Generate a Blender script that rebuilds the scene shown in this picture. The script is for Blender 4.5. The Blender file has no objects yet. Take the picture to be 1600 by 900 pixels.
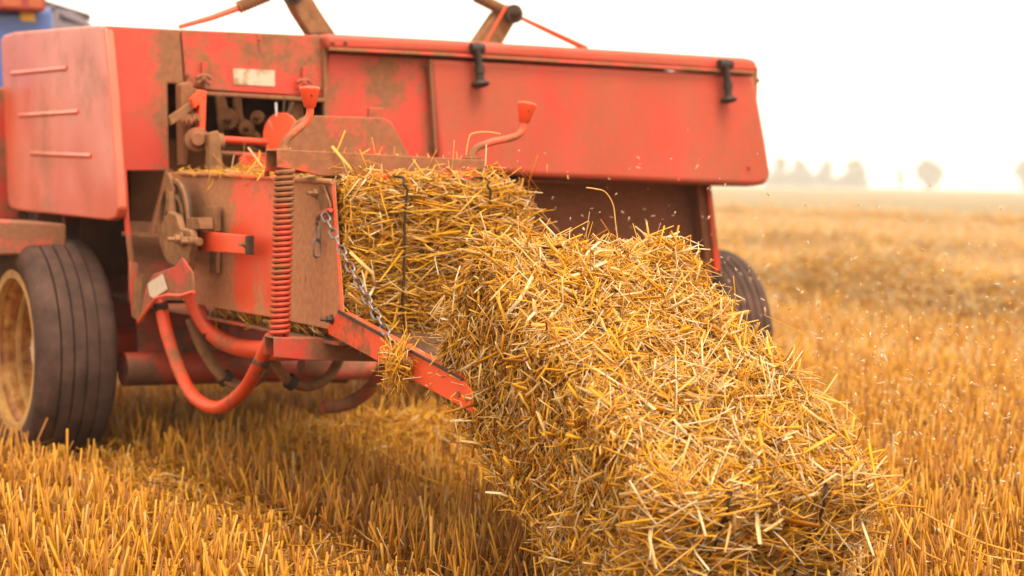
import bpy, math, random
import numpy as np
from mathutils import Vector, Matrix

rng = np.random.default_rng(7)
random.seed(7)
scene = bpy.context.scene
rad = math.radians

# ------------------------------------------------------------------ camera
FPX = 3000.0
YAW = rad(30); PIT = math.atan(171 / FPX); ROLL = math.atan(.02)
CAM = np.array([-1.96, -4.25, .90])
Fh = np.array([math.sin(YAW), math.cos(YAW), 0.]); R0 = np.array([math.cos(YAW), -math.sin(YAW), 0.])
ZZ = np.array([0, 0, 1.])
FW = Fh * math.cos(PIT) - ZZ * math.sin(PIT); U0 = Fh * math.sin(PIT) + ZZ * math.cos(PIT)
RT = R0 * math.cos(ROLL) + U0 * math.sin(ROLL); UP = U0 * math.cos(ROLL) - R0 * math.sin(ROLL)
cam = bpy.data.cameras.new('camera'); camo = bpy.data.objects.new('camera', cam)
scene.collection.objects.link(camo)
camo.matrix_world = Matrix(((RT[0], UP[0], -FW[0], CAM[0]), (RT[1], UP[1], -FW[1], CAM[1]),
                            (RT[2], UP[2], -FW[2], CAM[2]), (0, 0, 0, 1)))
cam.sensor_width = 36; cam.lens = 36 * FPX / 1600
cam.clip_start = .1; cam.clip_end = 6000
cam.dof.use_dof = True; cam.dof.focus_distance = 4.1; cam.dof.aperture_fstop = 3.2
scene.camera = camo

# ------------------------------------------------------------------ light
SUN_EL = rad(60)
SUN_AZ = rad(178)        # clockwise from +Y (the direction of travel)
w = bpy.data.worlds.new('World'); scene.world = w; w.use_nodes = True
nt = w.node_tree; nt.nodes.clear()
sky = nt.nodes.new('ShaderNodeTexSky'); sky.sky_type = 'NISHITA'; sky.sun_disc = False
sky.sun_elevation = SUN_EL; sky.sun_rotation = SUN_AZ; sky.dust_density = 6; sky.air_density = 1.0
hs = nt.nodes.new('ShaderNodeHueSaturation'); hs.inputs['Saturation'].default_value = .0
tint = nt.nodes.new('ShaderNodeMix'); tint.data_type = 'RGBA'; tint.blend_type = 'MULTIPLY'
tint.inputs[0].default_value = 1; tint.inputs[7].default_value = (1.0, .87, .68, 1)
bg = nt.nodes.new('ShaderNodeBackground'); bg.inputs[1].default_value = .15
out = nt.nodes.new('ShaderNodeOutputWorld')
cloud = nt.nodes.new('ShaderNodeMix'); cloud.data_type = 'RGBA'; cloud.inputs[0].default_value = .85; cloud.inputs[7].default_value = (2.3, 2.3, 2.3, 1)   # even high cloud
nt.links.new(sky.outputs[0], hs.inputs['Color']); nt.links.new(hs.outputs[0], cloud.inputs[6]); nt.links.new(cloud.outputs[2], tint.inputs[6])
nt.links.new(tint.outputs[2], bg.inputs[0]); nt.links.new(bg.outputs[0], out.inputs[0])
sl = bpy.data.lights.new('sun', 'SUN'); sl.energy = .6; sl.angle = rad(32); sl.color = (1, .89, .74)
so = bpy.data.objects.new('sun', sl); scene.collection.objects.link(so)
sd = Vector((math.sin(SUN_AZ) * math.cos(SUN_EL), math.cos(SUN_AZ) * math.cos(SUN_EL), math.sin(SUN_EL)))
so.rotation_euler = sd.to_track_quat('Z', 'Y').to_euler(); so.location = sd * 30
vs = scene.view_settings
vs.view_transform = 'Standard'; vs.look = 'None'; vs.gamma = 1; vs.exposure = 2.82
scene.render.engine = 'CYCLES'
scene.cycles.max_bounces = 10; scene.cycles.diffuse_bounces = 6; scene.cycles.volume_bounces = 1
scene.render.resolution_x = 1024; scene.render.resolution_y = 576

# ------------------------------------------------------------------ helpers
def P(x, y, u=None, v=None, z=None):
    """point of the photograph on a real plane of the machine (u across, v along the direction of travel)"""
    d = FW + (x - 800) / FPX * RT - (y - 450) / FPX * UP
    if u is not None: t = (u - CAM[0]) / d[0]
    elif v is not None: t = (v - CAM[1]) / d[1]
    else: t = (z - CAM[2]) / d[2]
    return CAM + t * d

def PP(pts, **k): return [P(x, y, **k) for x, y in pts]

class MB:
    def __init__(s): s.V = []; s.F = []
    def add(s, V, F):
        n = len(s.V); s.V += [tuple(map(float, p)) for p in V]; s.F += [tuple(i + n for i in f) for f in F]
        return s
    def prism(s, pts, off):
        pts = [np.array(p, float) for p in pts]; off = np.array(off, float); n = len(pts)
        nr = np.zeros(3)
        for i in range(n): nr += np.cross(pts[i], pts[(i + 1) % n])
        if nr @ off > 0: pts = pts[::-1]
        F = [tuple(range(n)), tuple(range(2 * n - 1, n - 1, -1))]
        F += [((i + 1) % n, i, n + i, n + (i + 1) % n) for i in range(n)]
        return s.add(pts + [p + off for p in pts], F)
    def box(s, a, b):
        x0, y0, z0 = a; x1, y1, z1 = b
        return s.prism([(x0, y0, z0), (x1, y0, z0), (x1, y1, z0), (x0, y1, z0)], (0, 0, z1 - z0))
    def tube(s, pts, r, seg=10, closed=False, flat=1.0, caps=True):
        pts = [np.array(p, float) for p in pts]; n = len(pts)
        rr = r if hasattr(r, '__len__') else [r] * n
        T = []
        for i in range(n):
            a = pts[(i - 1) % n] if (closed or i > 0) else pts[i]
            b = pts[(i + 1) % n] if (closed or i < n - 1) else pts[i]
            t = b - a; T.append(t / (np.linalg.norm(t) + 1e-12))
        h = np.array([0, 0, 1.]) if abs(T[0][2]) < .9 else np.array([1., 0, 0])
        N = np.cross(T[0], h); N /= np.linalg.norm(N)
        V = []
        for i in range(n):
            N = N - T[i] * (N @ T[i]); N /= np.linalg.norm(N) + 1e-12
            B = np.cross(T[i], N)
            for k in range(seg):
                a = 2 * math.pi * k / seg
                V.append(pts[i] + rr[i] * (math.cos(a) * N + math.sin(a) * B * flat))
        F = []
        for i in range(n if closed else n - 1):
            j = (i + 1) % n
            for k in range(seg):
                l = (k + 1) % seg
                F.append((i * seg + k, i * seg + l, j * seg + l, j * seg + k))
        if not closed and caps:
            F.append(tuple(range(seg - 1, -1, -1))); F.append(tuple((n - 1) * seg + k for k in range(seg)))
        return s.add(V, F)
    def lathe(s, c, ax, prof, seg=32, a0=0., a1=2 * math.pi):
        c = np.array(c, float); ax = np.array(ax, float); ax /= np.linalg.norm(ax)
        h = np.array([0, 0, 1.]) if abs(ax[2]) < .9 else np.array([1., 0, 0])
        N = np.cross(ax, h); N /= np.linalg.norm(N); B = np.cross(ax, N)
        full = abs(a1 - a0 - 2 * math.pi) < 1e-6; m = len(prof); ns = seg if full else seg + 1
        V = []
        for k in range(ns):
            a = a0 + (a1 - a0) * k / seg
            for (hh, r) in prof: V.append(c + ax * hh + r * (math.cos(a) * N + math.sin(a) * B))
        F = []
        for k in range(seg):
            l = (k + 1) % ns
            for i in range(m - 1):
                F.append((k * m + i, k * m + i + 1, l * m + i + 1, l * m + i))
        return s.add(V, F)
    def bolt(s, p, ax, r=.012, h=.012):
        s.lathe(p, ax, [(0, r * 1.5), (h * .2, r * 1.5), (h * .2, r), (h, r), (h, r * .5), (h * 2, r * .5), (h * 2, 0)], 6)
        return s
    def build(s, name, mat, parent=None, bevel=0, seg=2, smooth=True, loc=None):
        me = bpy.data.meshes.new(name); me.from_pydata(s.V, [], s.F); me.update()
        o = bpy.data.objects.new(name, me); scene.collection.objects.link(o)
        me.materials.append(mat)
        if smooth:
            me.shade_smooth(); me.set_sharp_from_angle(angle=rad(38))
        if bevel:
            m = o.modifiers.new('bevel', 'BEVEL'); m.width = bevel; m.segments = seg; m.limit_method = 'ANGLE'; m.angle_limit = rad(30)
        attach(o, parent, loc)
        return o

def attach(o, parent, loc=None):
    """meshes are built in world space; move the origin to loc (top level) or parent them without moving them"""
    if parent is not None:
        o.parent = parent
        p = parent; L = Vector((0, 0, 0))
        while p is not None: L += p.location; p = p.parent
        o.location = -L
    elif loc is not None:
        o.data.transform(Matrix.Translation(-Vector(loc))); o.location = loc

def tag(o, label=None, cat=None, group=None, kind=None):
    if label: o['label'] = label
    if cat: o['category'] = cat
    if group: o['group'] = group
    if kind: o['kind'] = kind
    return o

def empty(name, loc, label, cat, group=None):
    o = bpy.data.objects.new(name, None); scene.collection.objects.link(o); o.location = loc
    return tag(o, label, cat, group)

def spline(pts, n=8):
    """Catmull-Rom through pts"""
    p = [np.array(q, float) for q in pts]; p = [2 * p[0] - p[1]] + p + [2 * p[-1] - p[-2]]
    out = []
    for i in range(1, len(p) - 2):
        for k in range(n):
            t = k / n
            out.append(.5 * ((2 * p[i]) + (-p[i - 1] + p[i + 1]) * t + (2 * p[i - 1] - 5 * p[i] + 4 * p[i + 1] - p[i + 2]) * t * t
                             + (-p[i - 1] + 3 * p[i] - 3 * p[i + 1] + p[i + 2]) * t ** 3))
    out.append(p[-2])
    return out

# ------------------------------------------------------------------ materials
def newmat(name):
    m = bpy.data.materials.new(name); m.use_nodes = True; t = m.node_tree
    return m, t, t.nodes['Principled BSDF']

def N(t, kind, **kw):
    n = t.nodes.new(kind)
    for k, v in kw.items():
        if k in n.inputs: n.inputs[k].default_value = v
        else: setattr(n, k, v)
    return n

ALB = .74     # every base colour below is given for a slightly brighter exposure
def ramp(t, stops, interp='LINEAR'):
    r = t.nodes.new('ShaderNodeValToRGB'); cr = r.color_ramp; cr.interpolation = interp
    while len(cr.elements) < len(stops): cr.elements.new(.5)
    for e, (p, c) in zip(cr.elements, stops):
        e.position = p; e.color = (c, c, c, 1) if not hasattr(c, '__len__') else (c[0] * ALB, c[1] * ALB, c[2] * ALB, 1)
    return r

def mathn(t, op, a, b):
    n = t.nodes.new('ShaderNodeMath'); n.operation = op
    for i, q in enumerate((a, b)):
        if q is None: continue
        if isinstance(q, (int, float)): n.inputs[i].default_value = q
        else: t.links.new(q, n.inputs[i])
    return n.outputs[0]

def mixc(t, fac, a, b, mode='MIX'):
    n = t.nodes.new('ShaderNodeMix'); n.data_type = 'RGBA'; n.blend_type = mode
    for s, q in ((0, fac), (6, a), (7, b)):
        if isinstance(q, (int, float)): n.inputs[s].default_value = q
        elif isinstance(q, tuple): n.inputs[s].default_value = (*q, 1)
        else: t.links.new(q, n.inputs[s])
    return n.outputs[2]

def position(t):
    return t.nodes.new('ShaderNodeTexCoord').outputs['Object']

RED = (.54, .042, .025); DUST = (.24, .105, .046); DARK = (.05, .028, .018)
def paint(name, dust=.45, seed=0., red=RED, dustc=DUST, scale=5., rough=.42, band=None, chips=.5, streak=0., soft=.045):
    """weathered machine paint: red under settled field dust, with worn chips; dust=share of the surface under dust"""
    m, t, b = newmat(name)
    co = position(t)
    mp = N(t, 'ShaderNodeMapping'); mp.inputs['Location'].default_value = (seed, seed * .7, seed * 1.3)
    if streak: mp.inputs['Scale'].default_value = (streak, streak, 1)
    t.links.new(co, mp.inputs[0])
    n1 = N(t, 'ShaderNodeTexNoise', Scale=scale, Detail=9.0, Roughness=.68); t.links.new(mp.outputs[0], n1.inputs['Vector'])
    n2 = N(t, 'ShaderNodeTexNoise', Scale=scale * 9, Detail=6.0, Roughness=.7); t.links.new(mp.outputs[0], n2.inputs['Vector'])
    s = mathn(t, 'ADD', mathn(t, 'MULTIPLY', n1.outputs[0], .8), mathn(t, 'MULTIPLY', n2.outputs[0], .2))
    s = mathn(t, 'ADD', s, (dust - .5) * .5)
    if band:
        ax, lo, hi, stops = band
        sp = t.nodes.new('ShaderNodeSeparateXYZ'); t.links.new(co, sp.inputs[0])
        mr = N(t, 'ShaderNodeMapRange'); mr.inputs['From Min'].default_value = lo; mr.inputs['From Max'].default_value = hi
        t.links.new(sp.outputs[ax], mr.inputs['Value'])
        r = ramp(t, stops); t.links.new(mr.outputs[0], r.inputs[0])
        s = mathn(t, 'ADD', s, mathn(t, 'MULTIPLY', mathn(t, 'SUBTRACT', r.outputs[0], .5), .42))
    rm = ramp(t, [(.5 - soft, 0.), (.5 + soft, 1.)]); t.links.new(s, rm.inputs[0])
    # slow colour drift of faded paint and a thin dust film everywhere
    n3 = N(t, 'ShaderNodeTexNoise', Scale=2.3, Detail=4.0); t.links.new(mp.outputs[0], n3.inputs['Vector'])
    faded = (red[0] * 1.03, red[1] * 1.6 + .005, red[2] * 1.8 + .004)
    rr = ramp(t, [(.35, red), (.7, faded)]); t.links.new(n3.outputs[0], rr.inputs[0])
    n5 = N(t, 'ShaderNodeTexNoise', Scale=60., Detail=3.0); t.links.new(mp.outputs[0], n5.inputs['Vector'])
    dr = ramp(t, [(.3, tuple(c * .78 for c in dustc)), (.7, tuple(min(1, c * 1.15) for c in dustc))]); t.links.new(n5.outputs[0], dr.inputs[0])
    col = mixc(t, mathn(t, 'MULTIPLY', rm.outputs[0], .93), rr.outputs[0], dr.outputs[0])
    # chips
    v = N(t, 'ShaderNodeTexNoise', Scale=11., Detail=5., Roughness=.75); mp2 = N(t, 'ShaderNodeMapping')
    mp2.inputs['Location'].default_value = (seed + 9, 3, seed); t.links.new(co, mp2.inputs[0]); t.links.new(mp2.outputs[0], v.inputs['Vector'])
    cr = ramp(t, [(.70 - chips * .07, 0.), (.715 - chips * .07, 1.)]); t.links.new(v.outputs[0], cr.inputs[0])
    col = mixc(t, mathn(t, 'MULTIPLY', cr.outputs[0], .75), col, (.16, .085, .045))
    gr = N(t, 'ShaderNodeTexNoise', Scale=38., Detail=9., Roughness=.8); t.links.new(mp.outputs[0], gr.inputs['Vector'])
    g2 = ramp(t, [(.50, 0.), (.72, 1.)]); t.links.new(gr.outputs[0], g2.inputs[0])
    g3 = ramp(t, [(.40, .25), (.62, 1.)]); t.links.new(n1.outputs[0], g3.inputs[0])
    col = mixc(t, mathn(t, 'MULTIPLY', mathn(t, 'MULTIPLY', g2.outputs[0], g3.outputs[0]), .8), col, tuple(c * .9 for c in dustc))
    t.links.new(col, b.inputs['Base Color'])
    ro = mathn(t, 'ADD', rough, mathn(t, 'MULTIPLY', rm.outputs[0], .45)); t.links.new(ro, b.inputs['Roughness'])
    b.inputs['Specular IOR Level'].default_value = .3
    bp = N(t, 'ShaderNodeBump', Strength=.35, Distance=.004); t.links.new(s, bp.inputs['Height']); t.links.new(bp.outputs[0], b.inputs['Normal'])
    return m

def plain(name, col, rough=.6, metal=0., var=.25, scale=20., bump=.2):
    m, t, b = newmat(name); co = position(t)
    n = N(t, 'ShaderNodeTexNoise', Scale=scale, Detail=6., Roughness=.65); t.links.new(co, n.inputs['Vector'])
    r = ramp(t, [(.3, tuple(c * (1 - var) for c in col)), (.7, tuple(min(1, c * (1 + var)) for c in col))]); t.links.new(n.outputs[0], r.inputs[0])
    t.links.new(r.outputs[0], b.inputs['Base Color']); b.inputs['Roughness'].default_value = rough; b.inputs['Metallic'].default_value = metal
    if rough >= .6: b.inputs['Specular IOR Level'].default_value = .2 if rough < .85 else .04
    bp = N(t, 'ShaderNodeBump', Strength=bump, Distance=.003); t.links.new(n.outputs[0], bp.inputs['Height']); t.links.new(bp.outputs[0], b.inputs['Normal'])
    return m

def straw_mat(name, stops, rough=.40, trans=.34):
    """one tone per stalk, from the mesh attribute 'tone', plus a little mottling along it"""
    m, t, b = newmat(name)
    a = N(t, 'ShaderNodeAttribute'); a.attribute_name = 'tone'
    co = position(t); n = N(t, 'ShaderNodeTexNoise', Scale=45., Detail=2.); t.links.new(co, n.inputs['Vector'])
    f = mathn(t, 'ADD', a.outputs['Fac'], mathn(t, 'MULTIPLY', mathn(t, 'SUBTRACT', n.outputs[0], .5), .22))
    r = ramp(t, stops); t.links.new(f, r.inputs[0])
    t.links.new(r.outputs[0], b.inputs['Base Color']); b.inputs['Roughness'].default_value = rough; b.inputs['Specular IOR Level'].default_value = .3
    tr = t.nodes.new('ShaderNodeBsdfTranslucent'); t.links.new(r.outputs[0], tr.inputs[0])
    mx = t.nodes.new('ShaderNodeMixShader'); mx.inputs[0].default_value = trans
    t.links.new(b.outputs[0], mx.inputs[1]); t.links.new(tr.outputs[0], mx.inputs[2])
    t.links.new(mx.outputs[0], t.nodes['Material Output'].inputs[0])
    return m

STRAW = [(0., (.24, .070, .010)), (.16, (.46, .150, .012)), (.34, (.70, .270, .010)), (.52, (.94, .49, .014)), (.68, (.92, .50, .065)), (.82, (.82, .50, .17)), (1., (.96, .76, .46))]
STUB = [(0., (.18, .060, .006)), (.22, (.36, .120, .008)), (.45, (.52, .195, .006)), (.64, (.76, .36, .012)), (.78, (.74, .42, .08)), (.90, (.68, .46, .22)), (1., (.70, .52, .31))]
M_straw = straw_mat('baled_straw', STRAW)
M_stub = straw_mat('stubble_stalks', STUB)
M_chaff = straw_mat('chaff', [(0., (.75, .45, .15)), (1., (.95, .85, .68))], .5, .3)
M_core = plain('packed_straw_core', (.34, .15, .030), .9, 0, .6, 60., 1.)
M_panel = paint('red_panel_paint', .46, 1.3, chips=.8)
M_door = paint('red_door_paint', .32, 4.1, chips=.6, scale=3., streak=1.6, soft=.24)
M_side = paint('red_side_paint', .26, 8.2, red=(.62, .066, .030), chips=.4, scale=4, rough=.32, soft=.12)
b_ = M_side.node_tree.nodes['Principled BSDF']; b_.inputs['Coat Weight'].default_value = .45; b_.inputs['Coat Roughness'].default_value = .3
_t = M_side.node_tree; _n = N(_t, 'ShaderNodeTexNoise', Scale=3.2, Detail=1.); _t.links.new(position(_t), _n.inputs['Vector'])
_b = N(_t, 'ShaderNodeBump', Strength=.5, Distance=.03); _t.links.new(_n.outputs[0], _b.inputs['Height']); _t.links.new(_b.outputs[0], b_.inputs['Coat Normal']); _t.links.new(_b.outputs[0], b_.inputs['Normal'])
M_edge = paint('dusty_red_paint', .52, 2.7, chips=.3, scale=8)
M_dusty = paint('dust_covered_paint', .74, 5.5, chips=0, scale=7)
M_frame = paint('dusty_frame_paint', .62, 7.5, chips=.4, scale=6, dustc=(.22, .10, .048))  # machine red under more and slightly darker dust
M_bright = paint('bright_red_paint', .16, 3.9, red=(.78, .060, .016), chips=.1, scale=7)
M_chute = paint('worn_chute_paint', .34, 6.6, red=(.78, .065, .018), chips=.2, scale=7,
                band=(1, -.7, 0.02, [(0, .12), (.45, .2), (.62, .68), (1., .62)]))
M_cham = paint('chamber_wall_paint', .58, 2.2, red=(.78, .075, .028), dustc=(.44, .20, .095), chips=.1, scale=5.5, soft=.03,
               band=(1, 0., 1.2, [(0, .80), (.27, .74), (.35, .34), (.50, .26), (.60, .50), (.68, .85), (1., .95)]))
M_tube = paint('red_tube_paint', .34, 9.9, red=(.66, .045, .010), chips=.5, scale=6)
M_dirt = plain('dirt_covered_steel', (.25, .12, .060), .85, 0, .35, 30)
M_darkst = plain('dark_steel', (.075, .045, .030), .65, .2, .4, 30)
M_steel = plain('bare_chain_steel', (.20, .17, .17), .45, .7, .25, 90)
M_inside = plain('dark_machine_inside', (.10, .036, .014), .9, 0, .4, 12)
M_rubber = plain('tyre_rubber', (.074, .037, .027), .78, 0, .5, 14, .5)
M_strap = plain('black_rubber', (.045, .030, .026), .6, 0, .3, 40)
M_white = plain('white_sticker', (.62, .50, .40), .6, 0, .15, 60)
M_bright_met = plain('bright_metal', (.8, .78, .85), .25, .9, .1, 60)
M_twine = plain('twine', (.05, .025, .014), .8, 0, .3, 200)

def label_mat():
    m, t, b = newmat('dirty_label'); co = position(t)
    n = N(t, 'ShaderNodeTexNoise', Scale=22., Detail=5.); t.links.new(co, n.inputs['Vector'])
    r = ramp(t, [(.44, (.56, .44, .33)), (.56, (.34, .19, .09))]); t.links.new(n.outputs[0], r.inputs[0])
    t.links.new(r.outputs[0], b.inputs['Base Color']); b.inputs['Roughness'].default_value = .6
    return m
M_label = label_mat()

def rim_mat():
    m, t, b = newmat('rusty_rim'); co = position(t)
    n = N(t, 'ShaderNodeTexNoise', Scale=22., Detail=8., Roughness=.65); t.links.new(co, n.inputs['Vector'])
    r = ramp(t, [(.34, (.10, .028, .006)), (.44, (.30, .095, .012)), (.56, (.46, .19, .03)), (.70, (.62, .38, .15))]); t.links.new(n.outputs[0], r.inputs[0])
    t.links.new(r.outputs[0], b.inputs['Base Color']); b.inputs['Roughness'].default_value = .6
    return m
M_rim = rim_mat()
M_lip = plain('tan_rim_lip', (.56, .30, .09), .55, 0, .3, 25)

# ------------------------------------------------------------------ straw meshes
def straws(C, D, L, W, tone, bend=.1, flat=.45, seg=2, sides=4, seed=0):
    """bent tapered stalks as one array of vertices: C centres, D unit directions, L lengths, W widths"""
    g = np.random.default_rng(seed); n = len(C)
    flat = (np.ones(n) * flat)[:, None]
    D = D / np.linalg.norm(D, axis=1, keepdims=True)
    A = g.normal(size=(n, 3)); A -= D * (A * D).sum(1, keepdims=True); A /= np.linalg.norm(A, axis=1, keepdims=True)
    B = np.cross(D, A)
    bd = g.normal(size=(n, 1)) * bend * np.where(g.random((n, 1)) < .18, 2.8, 1)
    rings = []
    for k in range(seg + 1):
        s = k / seg - .5
        arch = (.25 - s * s) * 4 * .5
        c = C + D * (L[:, None] * s) + A * (L[:, None] * bd * arch)
        tp = 1 - .25 * abs(s) * 2 * g.random((n, 1))
        rg = []
        for q in range(sides):
            a = 2 * math.pi * q / sides + .6
            rg.append(c + (W[:, None] * .5 * tp) * (math.cos(a) * B + math.sin(a) * A * flat))
        rings.append(np.stack(rg, 1))
    V = np.stack(rings, 1).reshape(n, -1, 3)
    vp = (seg + 1) * sides
    F = []
    for k in range(seg):
        for q in range(sides):
            l = (q + 1) % sides
            F.append((k * sides + q, k * sides + l, (k + 1) * sides + l, (k + 1) * sides + q))
    if sides == 4: F.append((3, 2, 1, 0)); F.append(tuple((seg) * 4 + q for q in range(4)))
    F = np.array(F); Fa = (F[None] + (np.arange(n) * vp)[:, None, None]).reshape(-1, 4)
    return V.reshape(-1, 3), Fa, np.repeat(tone, vp)

def mesh_arrays(name, parts, mat, parent=None, loc=None):
    V = []; F = []; T = []; off = 0
    for v, f, t in parts:
        V.append(v); F.append(f + off); T.append(t); off += len(v)
    V = np.concatenate(V); F = np.concatenate(F); T = np.concatenate(T)
    me = bpy.data.meshes.new(name)
    me.vertices.add(len(V)); me.vertices.foreach_set('co', V.astype(np.float32).ravel())
    me.loops.add(F.size); me.loops.foreach_set('vertex_index', F.astype(np.int32).ravel())
    me.polygons.add(len(F)); me.polygons.foreach_set('loop_start', np.arange(0, F.size, 4, dtype=np.int32))
    me.update(calc_edges=True); me.validate()
    at = me.attributes.new('tone', 'FLOAT', 'POINT'); at.data.foreach_set('value', np.clip(T, 0, 1).astype(np.float32))
    me.materials.append(mat)
    o = bpy.data.objects.new(name, me); scene.collection.objects.link(o); attach(o, parent, loc)
    return o

# ------------------------------------------------------------------ ground and far things
def ground_mat():
    m, t, b = newmat('harvested_ground'); co = position(t)
    n = N(t, 'ShaderNodeTexNoise', Scale=28., Detail=8., Roughness=.75); t.links.new(co, n.inputs['Vector'])
    r = ramp(t, [(.32, (.14, .06, .022)), (.5, (.34, .16, .045)), (.66, (.56, .30, .09))]); t.links.new(n.outputs[0], r.inputs[0])
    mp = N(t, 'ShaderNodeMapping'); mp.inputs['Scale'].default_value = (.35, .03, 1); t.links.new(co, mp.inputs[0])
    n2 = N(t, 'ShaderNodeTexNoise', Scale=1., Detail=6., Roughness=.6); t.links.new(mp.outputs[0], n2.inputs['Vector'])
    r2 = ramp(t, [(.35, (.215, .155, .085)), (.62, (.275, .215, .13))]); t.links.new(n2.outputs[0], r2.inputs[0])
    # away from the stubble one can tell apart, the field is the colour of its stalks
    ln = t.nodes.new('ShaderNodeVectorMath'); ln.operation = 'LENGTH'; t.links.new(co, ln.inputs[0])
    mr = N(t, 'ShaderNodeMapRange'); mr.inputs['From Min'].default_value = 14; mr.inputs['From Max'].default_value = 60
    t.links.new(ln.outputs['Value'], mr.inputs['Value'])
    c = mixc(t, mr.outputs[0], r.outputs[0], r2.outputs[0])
    t.links.new(c, b.inputs['Base Color']); b.inputs['Roughness'].default_value = 1.; b.inputs['Specular IOR Level'].default_value = .1
    bp = N(t, 'ShaderNodeBump', Strength=.8, Distance=.03); t.links.new(n.outputs[0], bp.inputs['Height']); t.links.new(bp.outputs[0], b.inputs['Normal'])
    return m
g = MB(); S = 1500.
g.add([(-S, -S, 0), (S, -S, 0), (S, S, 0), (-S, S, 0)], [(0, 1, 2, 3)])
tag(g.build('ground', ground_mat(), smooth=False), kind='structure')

def polar_pts(n, r0, r1, half, seed, power=1.):
    """points on the ground in a wide wedge around the viewing direction"""
    q = np.random.default_rng(seed)
    r = np.sqrt(r0 * r0 + (r1 * r1 - r0 * r0) * q.random(n) ** power); a = YAW + (q.random(n) * 2 - 1) * half
    return np.stack([CAM[0] + r * np.sin(a), CAM[1] + r * np.cos(a), np.zeros(n)], 1)

def stubble():
    parts = []; q = np.random.default_rng(21)
    def upright(C, hmin, hmax, wmin, wmax, tilt, seed, seg, sides, tn=.50):
        n = len(C); L = q.uniform(hmin, hmax, n) * np.where(q.random(n) < .1, 1.25, 1)
        L *= np.where((np.abs(C[:, 0] + .2) < .17) & (C[:, 1] < 2.0), .55, 1)      # pressed down in the wheel track
        tx = q.normal(size=(n, 2)) * tilt
        lean = q.random(n) < .10; tx[lean] *= 4
        D = np.stack([tx[:, 0], tx[:, 1], np.ones(n)], 1); D /= np.linalg.norm(D, axis=1, keepdims=True)
        Cc = C + D * (L[:, None] * .5) - np.array([0, 0, .008])
        W = q.uniform(wmin, wmax, n)
        dist = np.hypot(C[:, 0] - CAM[0], C[:, 1] - CAM[1]); tnv = .50 + .42 * np.clip((dist - 5.) / 16., 0, 1)     # stalks pale with distance: field haze put into their colour
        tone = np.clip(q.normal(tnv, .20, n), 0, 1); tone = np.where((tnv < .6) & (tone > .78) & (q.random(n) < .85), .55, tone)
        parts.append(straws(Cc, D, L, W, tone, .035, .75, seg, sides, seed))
    def clustered(n, r0, r1, half, seed, rows=True):
        C = polar_pts(n, r0, r1, half, seed)
        if rows:   # drill rows 12.5 cm apart, running with the machine
            row = np.round(C[:, 0] / .125) * .125 + q.normal(size=n) * .028
            C[:, 0] = np.where(q.random(n) < .72, row, C[:, 0])
            cl = np.round(C[:, 1] / .03) * .03 + q.normal(size=n) * .012
            C[:, 1] = cl
        return C
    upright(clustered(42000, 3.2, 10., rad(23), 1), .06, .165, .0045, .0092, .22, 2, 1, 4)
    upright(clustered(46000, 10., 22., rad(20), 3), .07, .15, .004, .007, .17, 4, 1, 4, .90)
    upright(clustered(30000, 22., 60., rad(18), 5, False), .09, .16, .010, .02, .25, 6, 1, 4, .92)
    # litter lying between the stalks
    for n, r0, r1, half, ws, sd_ in ((52000, 3.2, 10., rad(23), 1, 11), (24000, 10., 24., rad(20), 1.6, 12)):
        C = polar_pts(n, r0, r1, half, sd_); C[:, 2] = q.random(n) ** 1.6 * .065 + .004
        D = q.normal(size=(n, 3)); D[:, 2] *= .28
        L = q.uniform(.02, .12, n); W = q.uniform(.0015, .005, n) * ws
        parts.append(straws(C, D, L, W, np.clip(q.normal(.45, .26, n), 0, 1), .25, .3, 2, 4, sd_))
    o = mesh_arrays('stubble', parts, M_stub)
    tag(o, 'golden cut stubble and loose straw covering the harvested field', 'stubble', kind='stuff')
stubble()

def windrow(u0, v0, v1, hw, h, n, seed, name, lab, wscale=1.):
    q = np.random.default_rng(seed)
    v = q.uniform(v0, v1, n); s = q.normal(size=n) * .42
    wob = .25 * np.sin(v * .9 + seed) + .12 * np.sin(v * 2.3 + seed * 2)
    hh = h * np.exp(-(s ** 2) * 1.6) * (.75 + .3 * np.sin(v * 1.7 + seed) * np.sin(v * .63) + .15 * q.random(n))
    C = np.stack([u0 + wob + s * hw, v, np.maximum(.01, hh * q.random(n) ** .35)], 1)
    D = q.normal(size=(n, 3)); D[:, 2] *= .5
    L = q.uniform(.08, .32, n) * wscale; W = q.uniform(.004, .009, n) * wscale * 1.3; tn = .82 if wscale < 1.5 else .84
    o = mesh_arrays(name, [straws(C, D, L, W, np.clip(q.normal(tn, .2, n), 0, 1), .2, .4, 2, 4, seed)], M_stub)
    tag(o, lab, 'straw windrow', 'windrows of cut straw on the field')
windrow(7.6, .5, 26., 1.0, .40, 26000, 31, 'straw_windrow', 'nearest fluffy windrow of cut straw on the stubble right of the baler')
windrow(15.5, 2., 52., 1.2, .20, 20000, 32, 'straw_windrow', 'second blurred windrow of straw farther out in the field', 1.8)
windrow(30., 10., 110., 1.4, .16, 16000, 33, 'straw_windrow', 'farthest faint windrow of straw near the hazy horizon', 3.)

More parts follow.
